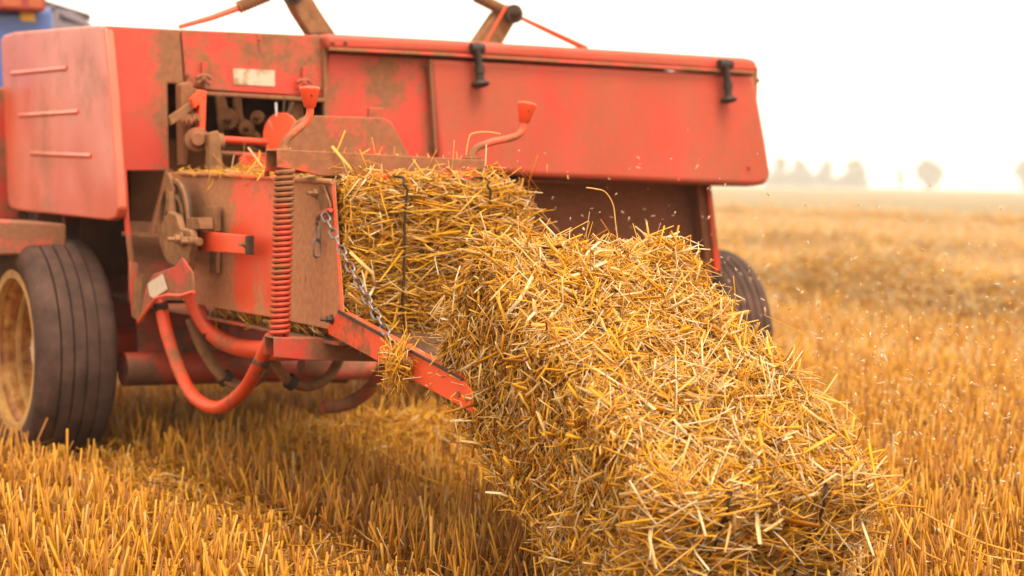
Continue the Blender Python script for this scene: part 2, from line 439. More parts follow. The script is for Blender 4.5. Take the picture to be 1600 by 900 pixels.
# trees on the horizon
M_leaf = plain('tree_foliage', (.075, .070, .035), .8, 0, .4, .4, 0)
M_bark = plain('tree_bark', (.10, .07, .05), .9, 0, .3, 2)
def tree(px, top, wid, dist, label, seed):
    q = np.random.default_rng(seed)
    d = FW + (px - 800) / FPX * RT; d = d / (d @ FW); p = CAM + d * dist; x, y = p[0], p[1]
    hor = 279 + .02 * (px - 800)
    H = (hor - top) / FPX * dist + .9; Wd = 1.25 * wid / FPX * dist
    root = empty('tree', (x, y, 0), label, 'tree', 'trees along the far edge of the field')
    t = MB(); t.tube([(x, y, -.1), (x + .05, y, H * .3), (x, y + .05, H * .7)], [Wd * .07, Wd * .05, Wd * .02], 8)
    for k in range(5):
        a = q.uniform(0, 6.28); b0 = H * q.uniform(.25, .55)
        t.tube([(x, y, b0), (x + math.cos(a) * Wd * .3, y + math.sin(a) * Wd * .3, b0 + H * .22)], [Wd * .03, Wd * .01], 5)
    t.build('trunk', M_bark, root)
    m = 44; cl = []
    for k in range(m):
        hz = q.uniform(.18, .92); rr = .46 * math.sqrt(max(.05, 1 - ((hz - .58) / .42) ** 2))
        a = q.uniform(0, 6.28); r_ = rr * math.sqrt(q.random())
        cl.append((x + math.cos(a) * r_ * Wd, y + math.sin(a) * r_ * Wd, hz * H, q.uniform(.12, .2) * Wd))
    V = []; 
    nl = 70
    for (cx, cy, cz, cr) in cl:
        dd = q.normal(size=(nl, 3)); dd /= np.linalg.norm(dd, axis=1, keepdims=True)
        c = np.array([cx, cy, cz]) + dd * cr * q.random((nl, 1)) ** .4
        a = q.normal(size=(nl, 3)); a /= np.linalg.norm(a, axis=1, keepdims=True); b = np.cross(a, dd)
        s = .06 * Wd * q.uniform(.6, 1.3, (nl, 1))
        V.append(np.stack([c + a * s, c + b * s, c - a * s, c - b * s], 1).reshape(-1, 3))
    V = np.concatenate(V); F = np.arange(len(V)).reshape(-1, 4)
    mesh_arrays('crown', [(V, F, np.zeros(len(V)))], M_leaf, root)
for i, (px, top, wid, dist, lab) in enumerate([
    (1216, 243, 24, 640, 'hazy tree just right of the red door panel end, leftmost on the horizon'),
    (1246, 250, 26, 655, 'second hazy round tree from the baler on the horizon'),
    (1286, 250, 22, 650, 'third faded tree from the baler, smaller and narrow crowned'),
    (1328, 246, 30, 630, 'wide pale tree at the right end of the row behind the field'),
    (1402, 261, 12, 640, 'small slim lone tree between two bigger hazy trees'),
    (1448, 249, 36, 620, 'broad hazy lone tree with round crown, right of the slim one'),
    (1600, 252, 34, 620, 'hazy tree cut by the right edge of the picture'),
    (1690, 250, 30, 640, 'hazy tree farther right beyond the picture edge')]):
    tree(px, top, wid, dist, lab, 50 + i)
def hedge():
    q = np.random.default_rng(77); n = 5000
    px = q.uniform(1190, 1352, n); V = []
    C = []
    for x in px:
        d = FW + (x - 800) / FPX * RT; d = d / (d @ FW); dist = 660 + q.uniform(-2, 2); p = CAM + d * dist
        hh = 4.2 + .6 * math.sin(x * .11) + .5 * math.sin(x * .37 + 1)
        C.append((p[0], p[1], hh * q.random() ** .6))
    C = np.array(C); a = q.normal(size=(n, 3)); a /= np.linalg.norm(a, axis=1, keepdims=True)
    b = np.cross(a, q.normal(size=(n, 3))); b /= np.linalg.norm(b, axis=1, keepdims=True); s = .55
    V = np.stack([C + a * s, C + b * s, C - a * s, C - b * s], 1).reshape(-1, 3)
    o = mesh_arrays('hedge', [(V, np.arange(len(V)).reshape(-1, 4), np.zeros(len(V)))], M_leaf)
    tag(o, 'low faded hedge line joining the trees on the horizon', 'hedge')
hedge()

# ------------------------------------------------------------------ the baler
BL = (1.0, 1.3, 0.)
baler = empty('hay_baler', BL, 'dusty red square hay baler on two tyres dropping a straw bale', 'baler')
VR = 1.30      # plane of the rear sheet of the feeder housing
th = (0, .025, 0)

# side moulding, left
sp_ = MB(); sp_.prism(PP([(1, 62), (6, 55), (22, 50), (152, 39), (162, 42), (172, 150), (184, 325), (181, 340), (170, 345), (28, 329), (16, 325), (12, 315)], u=-.165), (.032, 0, 0))
side = sp_.build('side_panel', M_side, baler, .007, 3)
for (x0, y0, x1, y1) in ((22, 115, 108, 107), (34, 181, 126, 175), (52, 240, 146, 244)):
    a = P(x0, y0, u=-.158); b = P(x1, y1, u=-.158)
    r = MB(); r.tube([a, b], .0125, 10, flat=.9); r.build('rib', M_side, side)

# rear sheets
m = MB(); m.prism(PP([(166, 40), (281, 46), (288, 132), (262, 130), (265, 267), (184, 267)], v=VR), th)
m.build('rear_panel', paint('worn_red_corner', .42, 1.3, chips=.9, band=(0, -.2, .2, [(0, .35), (.45, .42), (.65, .74), (1, .95)])), baler, .004)
m = MB(); m.prism(PP([(283.5, 46), (510, 56), (513, 152), (325, 141), (290, 132)], v=VR), th)
m.build('rear_panel', paint('stained_red_panel', .52, 3.3, chips=1.1), baler, .004)
m = MB(); m.prism(PP([(287, 133), (325, 143), (509, 153), (509, 160), (325, 149), (288, 139)], v=VR - .015), th)
m.build('lintel', M_dusty, baler, .003)
m = MB(); m.prism(PP([(509, 153), (513.5, 82), (669, 91), (681, 262), (510, 262)], v=VR), th)
m.build('rear_panel', paint('flat_red_panel', .46, 5.3, chips=.9), baler, .004)
m = MB(); m.prism(PP([(504, 56), (511, 57), (516, 240), (508, 240)], v=VR - .012), (0, .02, 0)); m.build('seam_strip', M_dusty, baler, .002)
# door with its rolled lower edge
m = MB(); m.prism(PP([(673, 91), (1180, 118), (1199, 225), (1206, 272), (1200, 288), (1180, 291), (840, 277), (686, 262)], v=VR - .03), (0, .09, 0))
m.build('door_panel', M_door, baler, .024, 5)
m = MB(); m.prism(PP([(671, 92), (675, 92), (684, 240), (680, 240)], v=VR - .035), (0, .02, 0))
m.bolt(P(667, 103, v=VR - .01), (0, -1, 0), .007, .008); m.bolt(P(677, 228, v=VR - .01), (0, -1, 0), .008, .01)
m.build('door_hinge', M_frame, baler, .001)
for (x, y) in ((1170, 262), (1184, 126), (520, 66), (540, 66), (405, 62), (292, 118), (500, 140)):
    m = MB(); m.bolt(P(x, y, v=VR - (.046 if y < 70 else .031 if x > 600 else 0)), (0, -1, 0), .006, .006); m.build('bolt', M_frame, baler)
m = MB(); m.prism(PP([(401.5, 54), (403.5, 54), (407, 80), (405, 80)], v=VR - .003), (0, .002, 0)); m.build('crease', M_frame, baler)
m = MB(); m.prism(PP([(508, 52), (700, 62), (1168, 90), (1184, 94), (1187, 114), (1176, 115), (700, 85), (512, 78)], v=VR - .045), (0, .12, 0))
m.build('top_cover', M_door, baler, .018, 4)
m = MB(); m.tube(PP([(514, 77), (700, 86), (1178, 114)], v=VR - .05), .006, 8); m.build('cover_lip', M_edge, baler)
# closed shell behind the sheets
z1 = 1.345; z0 = .9
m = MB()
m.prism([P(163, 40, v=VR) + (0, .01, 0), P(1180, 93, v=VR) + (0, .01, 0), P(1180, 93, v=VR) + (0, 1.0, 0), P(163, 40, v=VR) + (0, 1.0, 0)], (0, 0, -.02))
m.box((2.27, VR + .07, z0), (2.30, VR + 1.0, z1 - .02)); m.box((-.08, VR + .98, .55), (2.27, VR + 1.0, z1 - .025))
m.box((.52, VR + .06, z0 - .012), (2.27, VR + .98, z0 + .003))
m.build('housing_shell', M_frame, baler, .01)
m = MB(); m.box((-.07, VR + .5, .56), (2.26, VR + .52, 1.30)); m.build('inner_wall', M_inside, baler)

# label, clips
m = MB(); m.prism(PP([(364, 107), (429, 110), (429, 135), (365, 132)], v=VR - .001), (0, -.002, 0)); lb = m.build('label_plate', M_label, baler)
for (x, y) in ((318, 97), (475, 104)):
    m = MB()
    m.prism(PP([(x - 4, y), (x + 4, y), (x + 5, y + 22), (x - 5, y + 22)], v=VR - .002), (0, -.012, 0))
    m.tube(PP([(x - 11, y + 25), (x - 5, y + 21), (x + 5, y + 21), (x + 12, y + 26)], v=VR - .02), .006, 8)
    m.tube(PP([(x - 10, y + 33), (x, y + 28), (x + 10, y + 34)], v=VR - .02), .005, 8)
    m.tube(PP([(x + 1, y + 20), (x + 3, y + 42)], v=VR - .02), .005, 8)
    m.bolt(P(x, y + 27, v=VR - .02), (0, -1, 0), .009, .01)
    m.build('clip', M_edge, baler, .001)
# rubber straps on the door
for (x, y) in ((746, 72), (1134, 97)):
    s = MB(); q = lambda dx, dy, o=.06: P(x + dx, y + dy, v=VR - o)
    s.tube([q(-10, 3), q(-2, 2), q(9, 4)], .017, 12)
    s.tube([q(-3, 4), q(1, 18), q(3, 32)], [.018, .015, .015], 12, flat=.8)
    s.tube([q(3, 32), q(4, 42)], [.017, .018], 12); s.tube([q(4, 42), q(4, 56)], [.013, .015], 12)
    st = s.build('strap', M_strap, baler)
    s = MB(); c = q(4, 54); s.lathe(c, (0.05, -.2, -1), [(0, .012), (.006, .028), (.014, .031), (.020, .022), (.022, 0)], 16)
    s.build('knob', M_strap, st)

# right under-housing wall and leg
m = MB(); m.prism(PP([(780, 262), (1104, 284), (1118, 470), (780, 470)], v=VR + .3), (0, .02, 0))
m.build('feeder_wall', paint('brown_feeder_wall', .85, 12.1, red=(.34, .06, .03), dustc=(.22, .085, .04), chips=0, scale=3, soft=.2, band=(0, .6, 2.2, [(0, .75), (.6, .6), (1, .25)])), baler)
m = MB(); m.prism(PP([(1088, 284), (1110, 285), (1128, 440), (1133, 470), (1110, 470)], v=VR + .22), (0, .05, 0))
m.build('support_leg', M_frame, baler, .004)
m = MB(); m.prism(PP([(1104, 286), (1111, 286), (1129, 440), (1134, 470), (1122, 470)], v=VR + .205), (0, .012, 0)); m.build('leg_flange', M_tube, baler, .002)

# wheels
def wheel(c, R, W, out, rimr, rm):
    root = bpy.data.objects.new('wheel', None); scene.collection.objects.link(root); root.parent = baler
    root.location = (c[0] - BL[0], c[1] - BL[1], c[2] - BL[2])
    p = [(-.40, rimr), (-.44, rimr + .012), (-.50, R * .82), (-.485, R * .91), (-.43, R * .962), (-.40, R * .972)]
    k = 5; pitch = .78 / k
    for i in range(k):
        a = -.39 + i * pitch
        crown = lambda h: R * (1 - .10 * h * h)
        p += [(a + .008, crown(a)), (a + pitch - .022, crown(a + pitch))]
        if i < k - 1: p += [(a + pitch - .014, crown(a) - .009), (a + pitch - .002, crown(a) - .009)]
    p += [(.40, R * .972), (.43, R * .962), (.485, R * .91), (.50, R * .82), (.44, rimr + .012), (.40, rimr)]
    t = MB(); t.lathe(c, (1, 0, 0), [(h * W, r) for h, r in p], 72); ty = t.build('tyre', M_rubber, root)
    o = out
    pr = [(.40, rimr), (.435, rimr + .012), (.43, rimr - .004), (.36, rimr - .014), (.33, rimr - .015), (.28, rimr - .034), (.15, rimr - .037), (.12, rimr - .046), (-.05, rimr - .050)]
    t = MB(); t.lathe(c, (o, 0, 0), [(h * W, r) for h, r in pr], 56); 
    t.lathe(c, (o, 0, 0), [(-.40 * W, rimr), (-.3 * W, rimr - .02), (-.22 * W, rimr - .07)], 56)
    rim = t.build('rim', rm, root)
    for (h0, h1, q0, q1) in ((.34, .445, -.012, .012), (.12, .17, -.046, -.034)):
        t = MB(); t.lathe(c, (o, 0, 0), [(h0 * W, rimr + q0 - .002), (h1 * W, rimr + q0 - .002), ((h1 + .005) * W, rimr + q1)], 56); t.build('rim_lip', M_lip, root)
    t = MB(); t.lathe(c, (o, 0, 0), [(-.05 * W, rimr - .048), (-.07 * W, rimr * .62), (-.03 * W, rimr * .55), (-.02 * W, rimr * .30), (.14 * W, rimr * .26), (.16 * W, 0)], 28)
    for i in range(5):
        a = i * 2 * math.pi / 5; t.bolt((c[0] - o * .03 * W, c[1] + math.cos(a) * rimr * .34, c[2] + math.sin(a) * rimr * .34), (o, 0, 0), .010, .02)
    t.build('hub', M_white if out < 0 else M_dirt, root)
    return root
wheel((-.21, 1.70, .332), .352, .25, -1, .242, M_rim)
wheel((2.32, 1.70, .325), .325, .21, 1, .20, M_rim)
m = MB(); m.tube([(-.05, 1.74, .34), (2.2, 1.74, .34)], .055, 16); m.tube([(-.12, 1.74, .335), (0, 1.74, .335)], .035, 12); m.build('axle', M_tube, baler)
# fender box above the wheel and frame under the housing
m = MB(); m.prism(PP([(-60, 340), (104, 350), (104, 398), (-60, 400)], v=1.60), (0, .35, 0)); m.build('fender', M_frame, baler, .008)
m = MB(); m.prism(PP([(-60, 135), (30, 137), (30, 345), (-60, 340)], v=2.5), (0, .1, 0)); m.build('front_box', M_edge, baler, .01)
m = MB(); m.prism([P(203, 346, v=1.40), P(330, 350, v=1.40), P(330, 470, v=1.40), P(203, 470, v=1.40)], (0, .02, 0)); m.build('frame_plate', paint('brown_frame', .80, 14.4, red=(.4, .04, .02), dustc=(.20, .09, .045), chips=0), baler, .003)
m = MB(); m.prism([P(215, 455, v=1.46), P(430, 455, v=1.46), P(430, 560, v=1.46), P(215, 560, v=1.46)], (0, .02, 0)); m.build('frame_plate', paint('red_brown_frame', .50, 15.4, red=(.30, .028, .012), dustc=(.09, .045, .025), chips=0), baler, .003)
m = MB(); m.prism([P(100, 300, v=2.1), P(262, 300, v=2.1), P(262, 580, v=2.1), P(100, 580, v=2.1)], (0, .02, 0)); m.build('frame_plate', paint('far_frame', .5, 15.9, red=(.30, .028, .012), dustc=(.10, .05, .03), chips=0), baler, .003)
m = MB(); m.tube(PP([(192, 577), (420, 572), (640, 566)], v=1.42), .052, 18); m.build('cross_tube', paint('shade_dark_tube_paint', .42, 16.1, red=(.34, .030, .012), dustc=(.11, .05, .028), chips=0), baler)  # shade under the machine is darkened into the tube's red and dust
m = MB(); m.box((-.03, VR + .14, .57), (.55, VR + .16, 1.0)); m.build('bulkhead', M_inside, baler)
m = MB(); m.prism(PP([(300, 505), (560, 520), (575, 560), (545, 600), (470, 596), (440, 580), (330, 585)], v=1.56), (0, .3, 0)); m.build('added_underbody', plain('underside_shade_tone', (.06, .028, .016), .7, 0, .6, 18), baler, .012)  # added dark block; underside shade is put into its colour
for (x, y) in ((350, 530), (392, 560), (450, 545), (505, 575), (540, 545)):
    m = MB(); m.bolt(P(x, y, v=1.555), (0, -1, 0), .012, .014); m.build('bolt', M_dirt, baler)
# thin rods in the cavity left of the chamber
m = MB(); m.tube(PP([(193, 262), (198, 345), (207, 425)], v=1.2), .009, 8)
m.prism(PP([(203, 410), (216, 412), (214, 455), (216, 492), (208, 496), (204, 450)], v=1.19), (0, .015, 0)); m.build('linkage_rod', M_edge, baler, .002)
m = MB(); m.prism(PP([(262, 262), (270, 266), (243, 365), (236, 364)], v=1.22), (0, .02, 0)); m.build('brace', M_dusty, baler, .002)
m = MB(); m.prism(PP([(196, 362), (300, 370), (300, 376), (196, 369)], v=1.34), (0, .04, 0)); m.build('frame_rail', M_dirt, baler, .002)

# bale chamber
WL = .53
m = MB(); m.prism([P(266, 268, u=0), P(345, 272, u=0), P(521, 283, u=0), P(536, 497, u=0), P(520, 516, u=0), P(420, 495, u=0), P(324, 479, u=0), P(285, 470, u=0)], (.006, 0, 0))
cw = m.build('chamber_wall', M_cham, baler, .0015)
m = MB(); m.tube([P(282, 271, u=-.004), P(345, 273, u=-.004), P(520, 284, u=-.004)], .007, 8); m.build('flange', M_cham, cw)
m = MB(); m.tube([P(520, 285, u=-.001), P(535, 496, u=-.001)], .0035, 6); m.build('edge_lip', M_bright, cw)
m = MB(); m.box((WL, .10, .53), (WL + .006, 1.9, .897)); m.build('chamber_wall', M_frame, baler)
m = MB(); m.box((0.006, .0, .485), (WL, 1.9, .493)); m.build('chamber_floor', M_frame, baler)
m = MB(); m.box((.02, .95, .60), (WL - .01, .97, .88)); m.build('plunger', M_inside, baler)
for u in (.10, .34):
    m = MB(); a = np.array([u, .78, .905]); b = np.array([u + .03, .04, .893]); m.prism([a, a + (.035, 0, 0), b + (.035, 0, 0), b], (0, 0, .01)); m.build('top_rail', M_bright, baler, .002)
# guard plate over the chamber
m = MB(); m.prism(PP([(436, 262), (438, 232), (463, 190), (480, 180), (600, 184), (612, 190), (640, 245), (642, 262)], v=.62), (0, .012, 0))
m.build('guard_plate', paint('scuffed_guard', .66, 17., chips=.1, scale=7), baler, .003)
m = MB(); m.prism(PP([(577, 190), (578, 168), (600, 169), (600, 190)], v=.66), (0, .02, 0)); m.build('bracket', M_panel, baler, .002)
# upper tension channel
m = MB(); V0 = .10
m.prism(PP([(433, 234), (757, 251), (757, 277), (735, 283), (600, 277), (500, 275), (462, 266), (433, 262)], v=V0), (0, .006, 0))
a = P(433, 233, v=V0); b = P(757, 250, v=V0); m.prism([a, b, b + (0, .07, 0), a + (-.0, .07, 0)], (0, 0, -.006))
m.prism([a + (0, .07, 0), b + (0, .07, 0), b + (0, .07, -.055), a + (0, .07, -.055)], (0, .005, 0))
m.build('tension_bar', paint('scuffed_channel', .63, 18.3, red=(.76, .06, .02), chips=.1, scale=6, band=(2, .89, .96, [(0, .25), (.4, .5), (1, .75)])), baler, .003)
m = MB(); m.prism(PP([(417, 234), (433, 233), (431, 264), (416, 262)], v=V0 + .09), (0, .006, 0)); m.prism(PP([(415, 262), (422, 264), (421, 276), (413, 276)], v=V0 + .09), (0, .006, 0)); m.build('end_plate', M_edge, baler, .001)
# lower tension bar
m = MB()
a = P(427, 527, v=.08); 
m.prism(PP([(428, 527), (520, 529), (640, 532), (640, 566), (480, 563), (428, 558)], v=.08), (0, .005, 0))
c0 = P(428, 527, v=.08); c1 = P(428, 558, v=.08); e0 = P(640, 532, v=.08)
m.prism([c0, e0, e0 + (0, .06, 0), c0 + (0, .06, 0)], (0, 0, -.004))
m.prism([c0 + (0, .06, 0), e0 + (0, .06, 0), e0 + (0, .06, -.045), c1 + (0, .06, 0)], (0, .004, 0))
m.build('tension_bar', M_frame, baler, .002)
# spring
def coil(p0, p1, r, wr, turns, seg=14):
    p0 = np.array(p0); p1 = np.array(p1); ax = (p1 - p0); L = np.linalg.norm(ax); ax /= L
    A = np.cross(ax, [0, 1., 0]); A /= np.linalg.norm(A); B = np.cross(ax, A)
    n = turns * seg
    return [p0 + ax * (L * k / n) + r * (math.cos(2 * math.pi * k / seg) * A + math.sin(2 * math.pi * k / seg) * B) for k in range(n + 1)]
M_spring = paint('spring_paint', .55, 19., rough=.6, red=(.52, .042, .016), chips=.1, scale=9, band=(2, .5, .92, [(0, .22), (.45, .42), (.75, .62), (1, .95)]))
s0 = P(445, 266, v=.11); s1 = P(437, 524, v=.11)
m = MB(); m.tube(coil(s0, s1, .0205, .0055, 30), .0058, 7); m.tube([s0 + (0, 0, .03), s0, s1, s1 + (0, 0, -.02)], .009, 8); m.tube(spline([s1 + (.02, 0, .0), s1 + (.016, -.004, -.014), s1 + (0, -.004, -.022), s1 + (-.012, 0, -.012)], 4), .0055, 7); m.build('tension_spring', M_spring, baler)
s0 = P(735, 285, v=.12); m = MB(); m.tube(coil(s0, s0 + (.0, 0, -.30), .0205, .0055, 30), .0058, 7); m.build('tension_spring', M_spring, baler)
# crank handles
def crank(pts, k0, k1, v, holes):
    root = MB(); L = spline(PP(pts, v=v), 6); root.tube(L, .0095, 12)
    b = P(*pts[0], v=v); root.lathe(b + (0, 0, -.008), (0, 0, 1), [(0, .024), (.006, .025), (.008, .012), (.016, .010)], 20)
    cr = root.build('crank_handle', paint('crank_paint', .45, 20 + pts[0][0] * .01, red=(.74, .06, .02), chips=.2, scale=9, band=(2, .95, 1.12, [(0, .95), (.45, .55), (.7, .2), (1, .1)])), baler)
    a = P(*k0, v=v); c = P(*k1, v=v); ax = c - a; H = np.linalg.norm(ax); ax /= H
    kb = MB(); kb.lathe(a, ax, [(0, 0), (0, .0125), (.002, .0145), (H * .72, .0232), (H * .82, .0252), (H * .90, .0255), (H * .97, .0225), (H * 1.01, .014), (H * 1.025, 0)], 28)
    kb.build('knob', M_bright, cr)
    hb = MB(); hb.lathe(a + ax * H * .55 + np.array([-.004, -.0195, 0]), (-.2, -1, 0), [(0, .0032), (.002, .0032), (.002, 0)], 10); hb.build('pin_hole', M_darkst, cr)
crank([(443, 232), (449, 217), (476, 193), (484, 178), (484, 166)], (484, 168), (484, 135), .13, 1)
crank([(737, 245), (744, 232), (765, 223), (803, 214), (816, 204), (820, 188)], (819, 191), (824, 160), .13, 1)

# hook plate, hook and chain
m = MB(); m.prism(PP([(503, 289), (508, 289), (519, 322), (516, 333), (503, 333), (500, 312)], u=-.008), (-.005, 0, 0))
m.bolt(P(496, 302, u=-.008), (-1, 0, 0), .012, .014); m.build('hook_plate', M_dirt, baler, .001)
m = MB(); m.tube(spline(PP([(517, 328), (506, 332), (497, 340), (495, 352)], u=-.02), 5), .006, 8); m.build('hook', M_frame, baler)
def link(m, c, t, side, L=.034, Wd=.0085, r=.0026):
    c = np.array(c); t = np.array(t, float); t /= np.linalg.norm(t); side = np.array(side, float); side -= t * (side @ t); side /= np.linalg.norm(side)
    pts = []
    hl = L / 2 - Wd
    for k in range(7): a = -math.pi / 2 + math.pi * k / 6; pts.append(c + t * (hl + Wd * math.cos(a)) + side * Wd * math.sin(a))
    for k in range(7): a = math.pi / 2 + math.pi * k / 6; pts.append(c + t * (-hl + Wd * math.cos(a)) + side * Wd * math.sin(a))
    m.tube(pts, r, 7, closed=True)
chA = P(506, 333, u=-.03); chB = P(619, 545, u=-.03)
d = chB - chA; L = np.linalg.norm(d); t = d / L; nl = int(round(L / .0295))
m = MB(); s1_ = np.cross(t, (1, 0, 0)); s2_ = np.cross(t, s1_)
for k in range(nl):
    c = chA + t * (k + .5) * (L / nl) + np.array([0, 0, -.012 * math.sin(math.pi * (k + .5) / nl)])
    sd_ = s1_ * .8 + s2_ * .6 if k % 2 else s2_ * .8 - s1_ * .6
    link(m, c, t, sd_)
m.build('chain', M_steel, baler)
m = MB(); link(m, P(497, 362, u=-.022), (0, 0, 1), (0, 1, .0), .05, .012); link(m, P(495, 388, u=-.022), (0, 0, 1), (1, .2, 0), .045, .010)
m.build('hanging_link', M_steel, baler)

# bale chute: side bars and sloping floor
pts = PP([(530, 488), (726, 594), (741, 612), (742, 645), (517, 522), (515, 510)], u=-.02)
m = MB(); m.prism(pts, (-.006, 0, 0)); m.prism([pts[0] + (0.0005, 0, 0), pts[1] + (0.0005, 0, 0), pts[1] + (.03, 0, 0), pts[0] + (.03, 0, 0)], (0, 0, -.004))
cb = m.build('chute_bar', M_chute, baler, .001)
m = MB(); m.prism([P(531, 484, u=-.024), P(725, 591, u=-.024), P(725, 594.5, u=-.024), P(531, 489, u=-.024)], (-.006, 0, 0)); m.build('worn_edge', M_darkst, cb)
m = MB(); m.bolt(P(519, 499, u=-.026), (-1, 0, 0), .009, .015); m.build('bolt', M_darkst, cb)
m = MB(); m.lathe(P(717, 616, u=-.0265), (-1, 0, 0), [(0, .007), (.003, .006), (.003, .003), (.001, 0)], 12); m.build('bolt', M_dirt, cb)
m = MB(); m.lathe(P(641, 568, u=-.0265), (-1, 0, 0), [(0, .016), (.008, .016), (.012, .010), (.03, .009), (.03, 0)], 12); m.build('bolt', M_dirt, cb)
fa = P(530, 522, u=-.01); fb = P(728, 632, u=-.01)
m = MB(); m.prism([fa, fb, fb + (WL + .02, 0, 0), fa + (WL + .02, 0, 0)], (0, 0, -.005)); m.build('chute_floor', plain('chute_floor_steel', (.11, .055, .032), .6, .2, .5, 25), baler)
off = np.array([WL + .045, 0, 0]); m = MB(); m.prism([p + off for p in pts], (.006, 0, 0)); m.build('chute_bar', M_chute, baler, .001)

# twine disc, bracket, adjusting arm beside the chamber
m = MB(); cd = P(278, 345, u=-.05)
def ellipse_plate(m, c, ax, r0, r1, a0, a1, th_, seg=24):
    m.lathe(c, ax, [(0, r0), (0, r1), (th_, r1), (th_, r0), (0, r0)], seg, a0, a1)
ellipse_plate(m, cd, (-1, 0, 0), .0, .118, 0, 2 * math.pi, .008, 40); m.build('disc', M_darkst, baler)
m = MB(); ellipse_plate(m, cd + (-.009, 0, 0), (-1, 0, 0), .108, .120, 0, 2 * math.pi, .008, 40); ellipse_plate(m, cd + (-.009, 0, 0), (-1, 0, 0), .066, .076, 0, 2 * math.pi, .006, 40); m.build('disc_ring', M_dirt, baler)
m = MB(); m.prism(PP([(262, 352), (264, 345), (274, 330), (285, 336), (292, 356), (308, 360), (312, 375), (306, 400), (303, 428), (291, 420), (272, 410), (266, 385), (262, 370)], u=-.085), (-.02, 0, 0))
m.build('pivot_bracket', M_dirt, baler, .004)
m = MB(); m.tube([P(268, 300, u=-.07), P(275, 410, u=-.07)], .012, 8); m.prism(PP([(262, 270), (268, 270), (276, 295), (272, 345), (265, 330)], u=-.06), (-.01, 0, 0)); m.build('arm', M_dirt, baler, .002)
m = MB(); m.prism(PP([(313, 361), (394, 368), (397, 397), (313, 391)], u=-.04), (-.018, 0, 0)); ar = m.build('adjusting_arm', M_bright, baler, .002)
m = MB(); m.bolt(P(383, 382, u=-.059), (-1, 0, 0), .007, .009); m.build('bolt', M_frame, ar)
m = MB(); m.prism(PP([(394, 368), (397, 368), (397, 398), (394, 398)], u=-.04), (-.020, 0, 0)); m.build('end_cap', M_darkst, ar, .001)
m = MB()
m.tube([P(278, 375, u=-.11), P(312, 378, u=-.10)], .012, 10); m.bolt(P(283, 374, u=-.112), (-1, 0, 0), .015, .02); m.bolt(P(305, 378, u=-.10), (-1, 0, 0), .014, .02)
m.tube([P(262, 372, u=-.09), P(282, 378, u=-.09)], .010, 8)
m.prism(PP([(312, 340), (332, 340), (334, 358), (313, 360)], u=-.05), (-.04, 0, 0)); m.prism(PP([(306, 352), (314, 352), (314, 392), (306, 392)], u=-.05), (-.03, 0, 0))
m.prism(PP([(333, 324), (345, 323), (346, 362), (334, 360)], u=-.012), (-.02, 0, 0)); m.prism(PP([(333, 392), (345, 393), (344, 428), (334, 426)], u=-.008), (-.012, 0, 0))
m.build('clamp', M_dirt, baler, .002)
# folded guard with sticker, from which the hoops hang
m = MB()
pt = PP([(216, 503), (228, 448), (240, 428), (273, 416), (284, 402), (300, 425), (303, 456), (283, 463), (262, 462), (243, 466)], u=-.14)
m.prism(pt, (.006, 0, 0)); hg = m.build('hose_guard', paint('guard_paint', .55, 23., chips=.1, scale=8), baler, .003)
m = MB(); m.tube(PP([(216, 503), (243, 466), (262, 461), (283, 462), (303, 456)], u=-.142), .005, 6); m.build('guard_lip', M_bright, hg)
m = MB(); m.prism(PP([(231, 443), (254, 428), (262, 452), (240, 466), (234, 462)], u=-.143), (-.001, 0, 0)); m.build('sticker', M_white, hg)
m = MB(); m.prism(PP([(208, 440), (222, 428), (216, 502), (206, 495)], u=-.12), (.02, 0, 0)); m.build('guard_plate', M_dirt, baler, .002)

# hoops and hoses under the chamber
def hoop(name, pix, r, mat, flat=1.):
    m = MB(); m.tube(spline([P(x, y, v=v) for x, y, v in pix], 7), r, 14, flat=flat); return m.build(name, mat, baler)
hoop('hoop', [(249, 470, .98), (262, 525, .93), (282, 583, .86), (305, 622, .76), (341, 637, .62), (378, 613, .46), (402, 575, .30), (424, 528, .2)], .0185, M_tube)
hoop('hoop', [(292, 440, 1.0), (312, 492, .95), (338, 526, .85), (375, 543, .7), (425, 548, .4), (470, 548, .3)], .0255, M_tube)
hoop('hose', [(300, 500, 1.0), (318, 545, .95), (345, 585, .9), (378, 603, .85), (405, 592, .8), (430, 560, .75)], .022, M_dirt, .6)
hoop('hose', [(425, 560, .7), (448, 592, .7), (480, 604, .7), (512, 590, .7), (530, 562, .7)], .020, M_dirt, .7)
hoop('hoop', [(505, 636, .8), (545, 630, .8), (580, 605, .75), (605, 565, .7)], .020, paint('dark_hoop', .55, 31., red=(.5, .04, .02)))
hoop('hose', [(470, 572, 1.1), (530, 580, 1.1), (600, 570, 1.1)], .03, M_frame)

for (x, y, v, rr, tx, tz) in ((251, 478, .97, .0215, .25, -1), (408, 566, .27, .0215, .45, 1), (330, 518, .88, .029, .6, -.8), (352, 591, .89, .025, .6, -.6), (455, 597, .7, .0235, .7, -.5)):
    m = MB(); c_ = P(x, y, v=v); m.lathe(c_, (tx, 0, tz), [(-.012, rr * .9), (-.011, rr), (.011, rr), (.012, rr * .9)], 18); m.bolt(c_ + (-.0, -rr, 0), (0, -1, 0), .006, .008); m.build('clamp', M_darkst, baler)
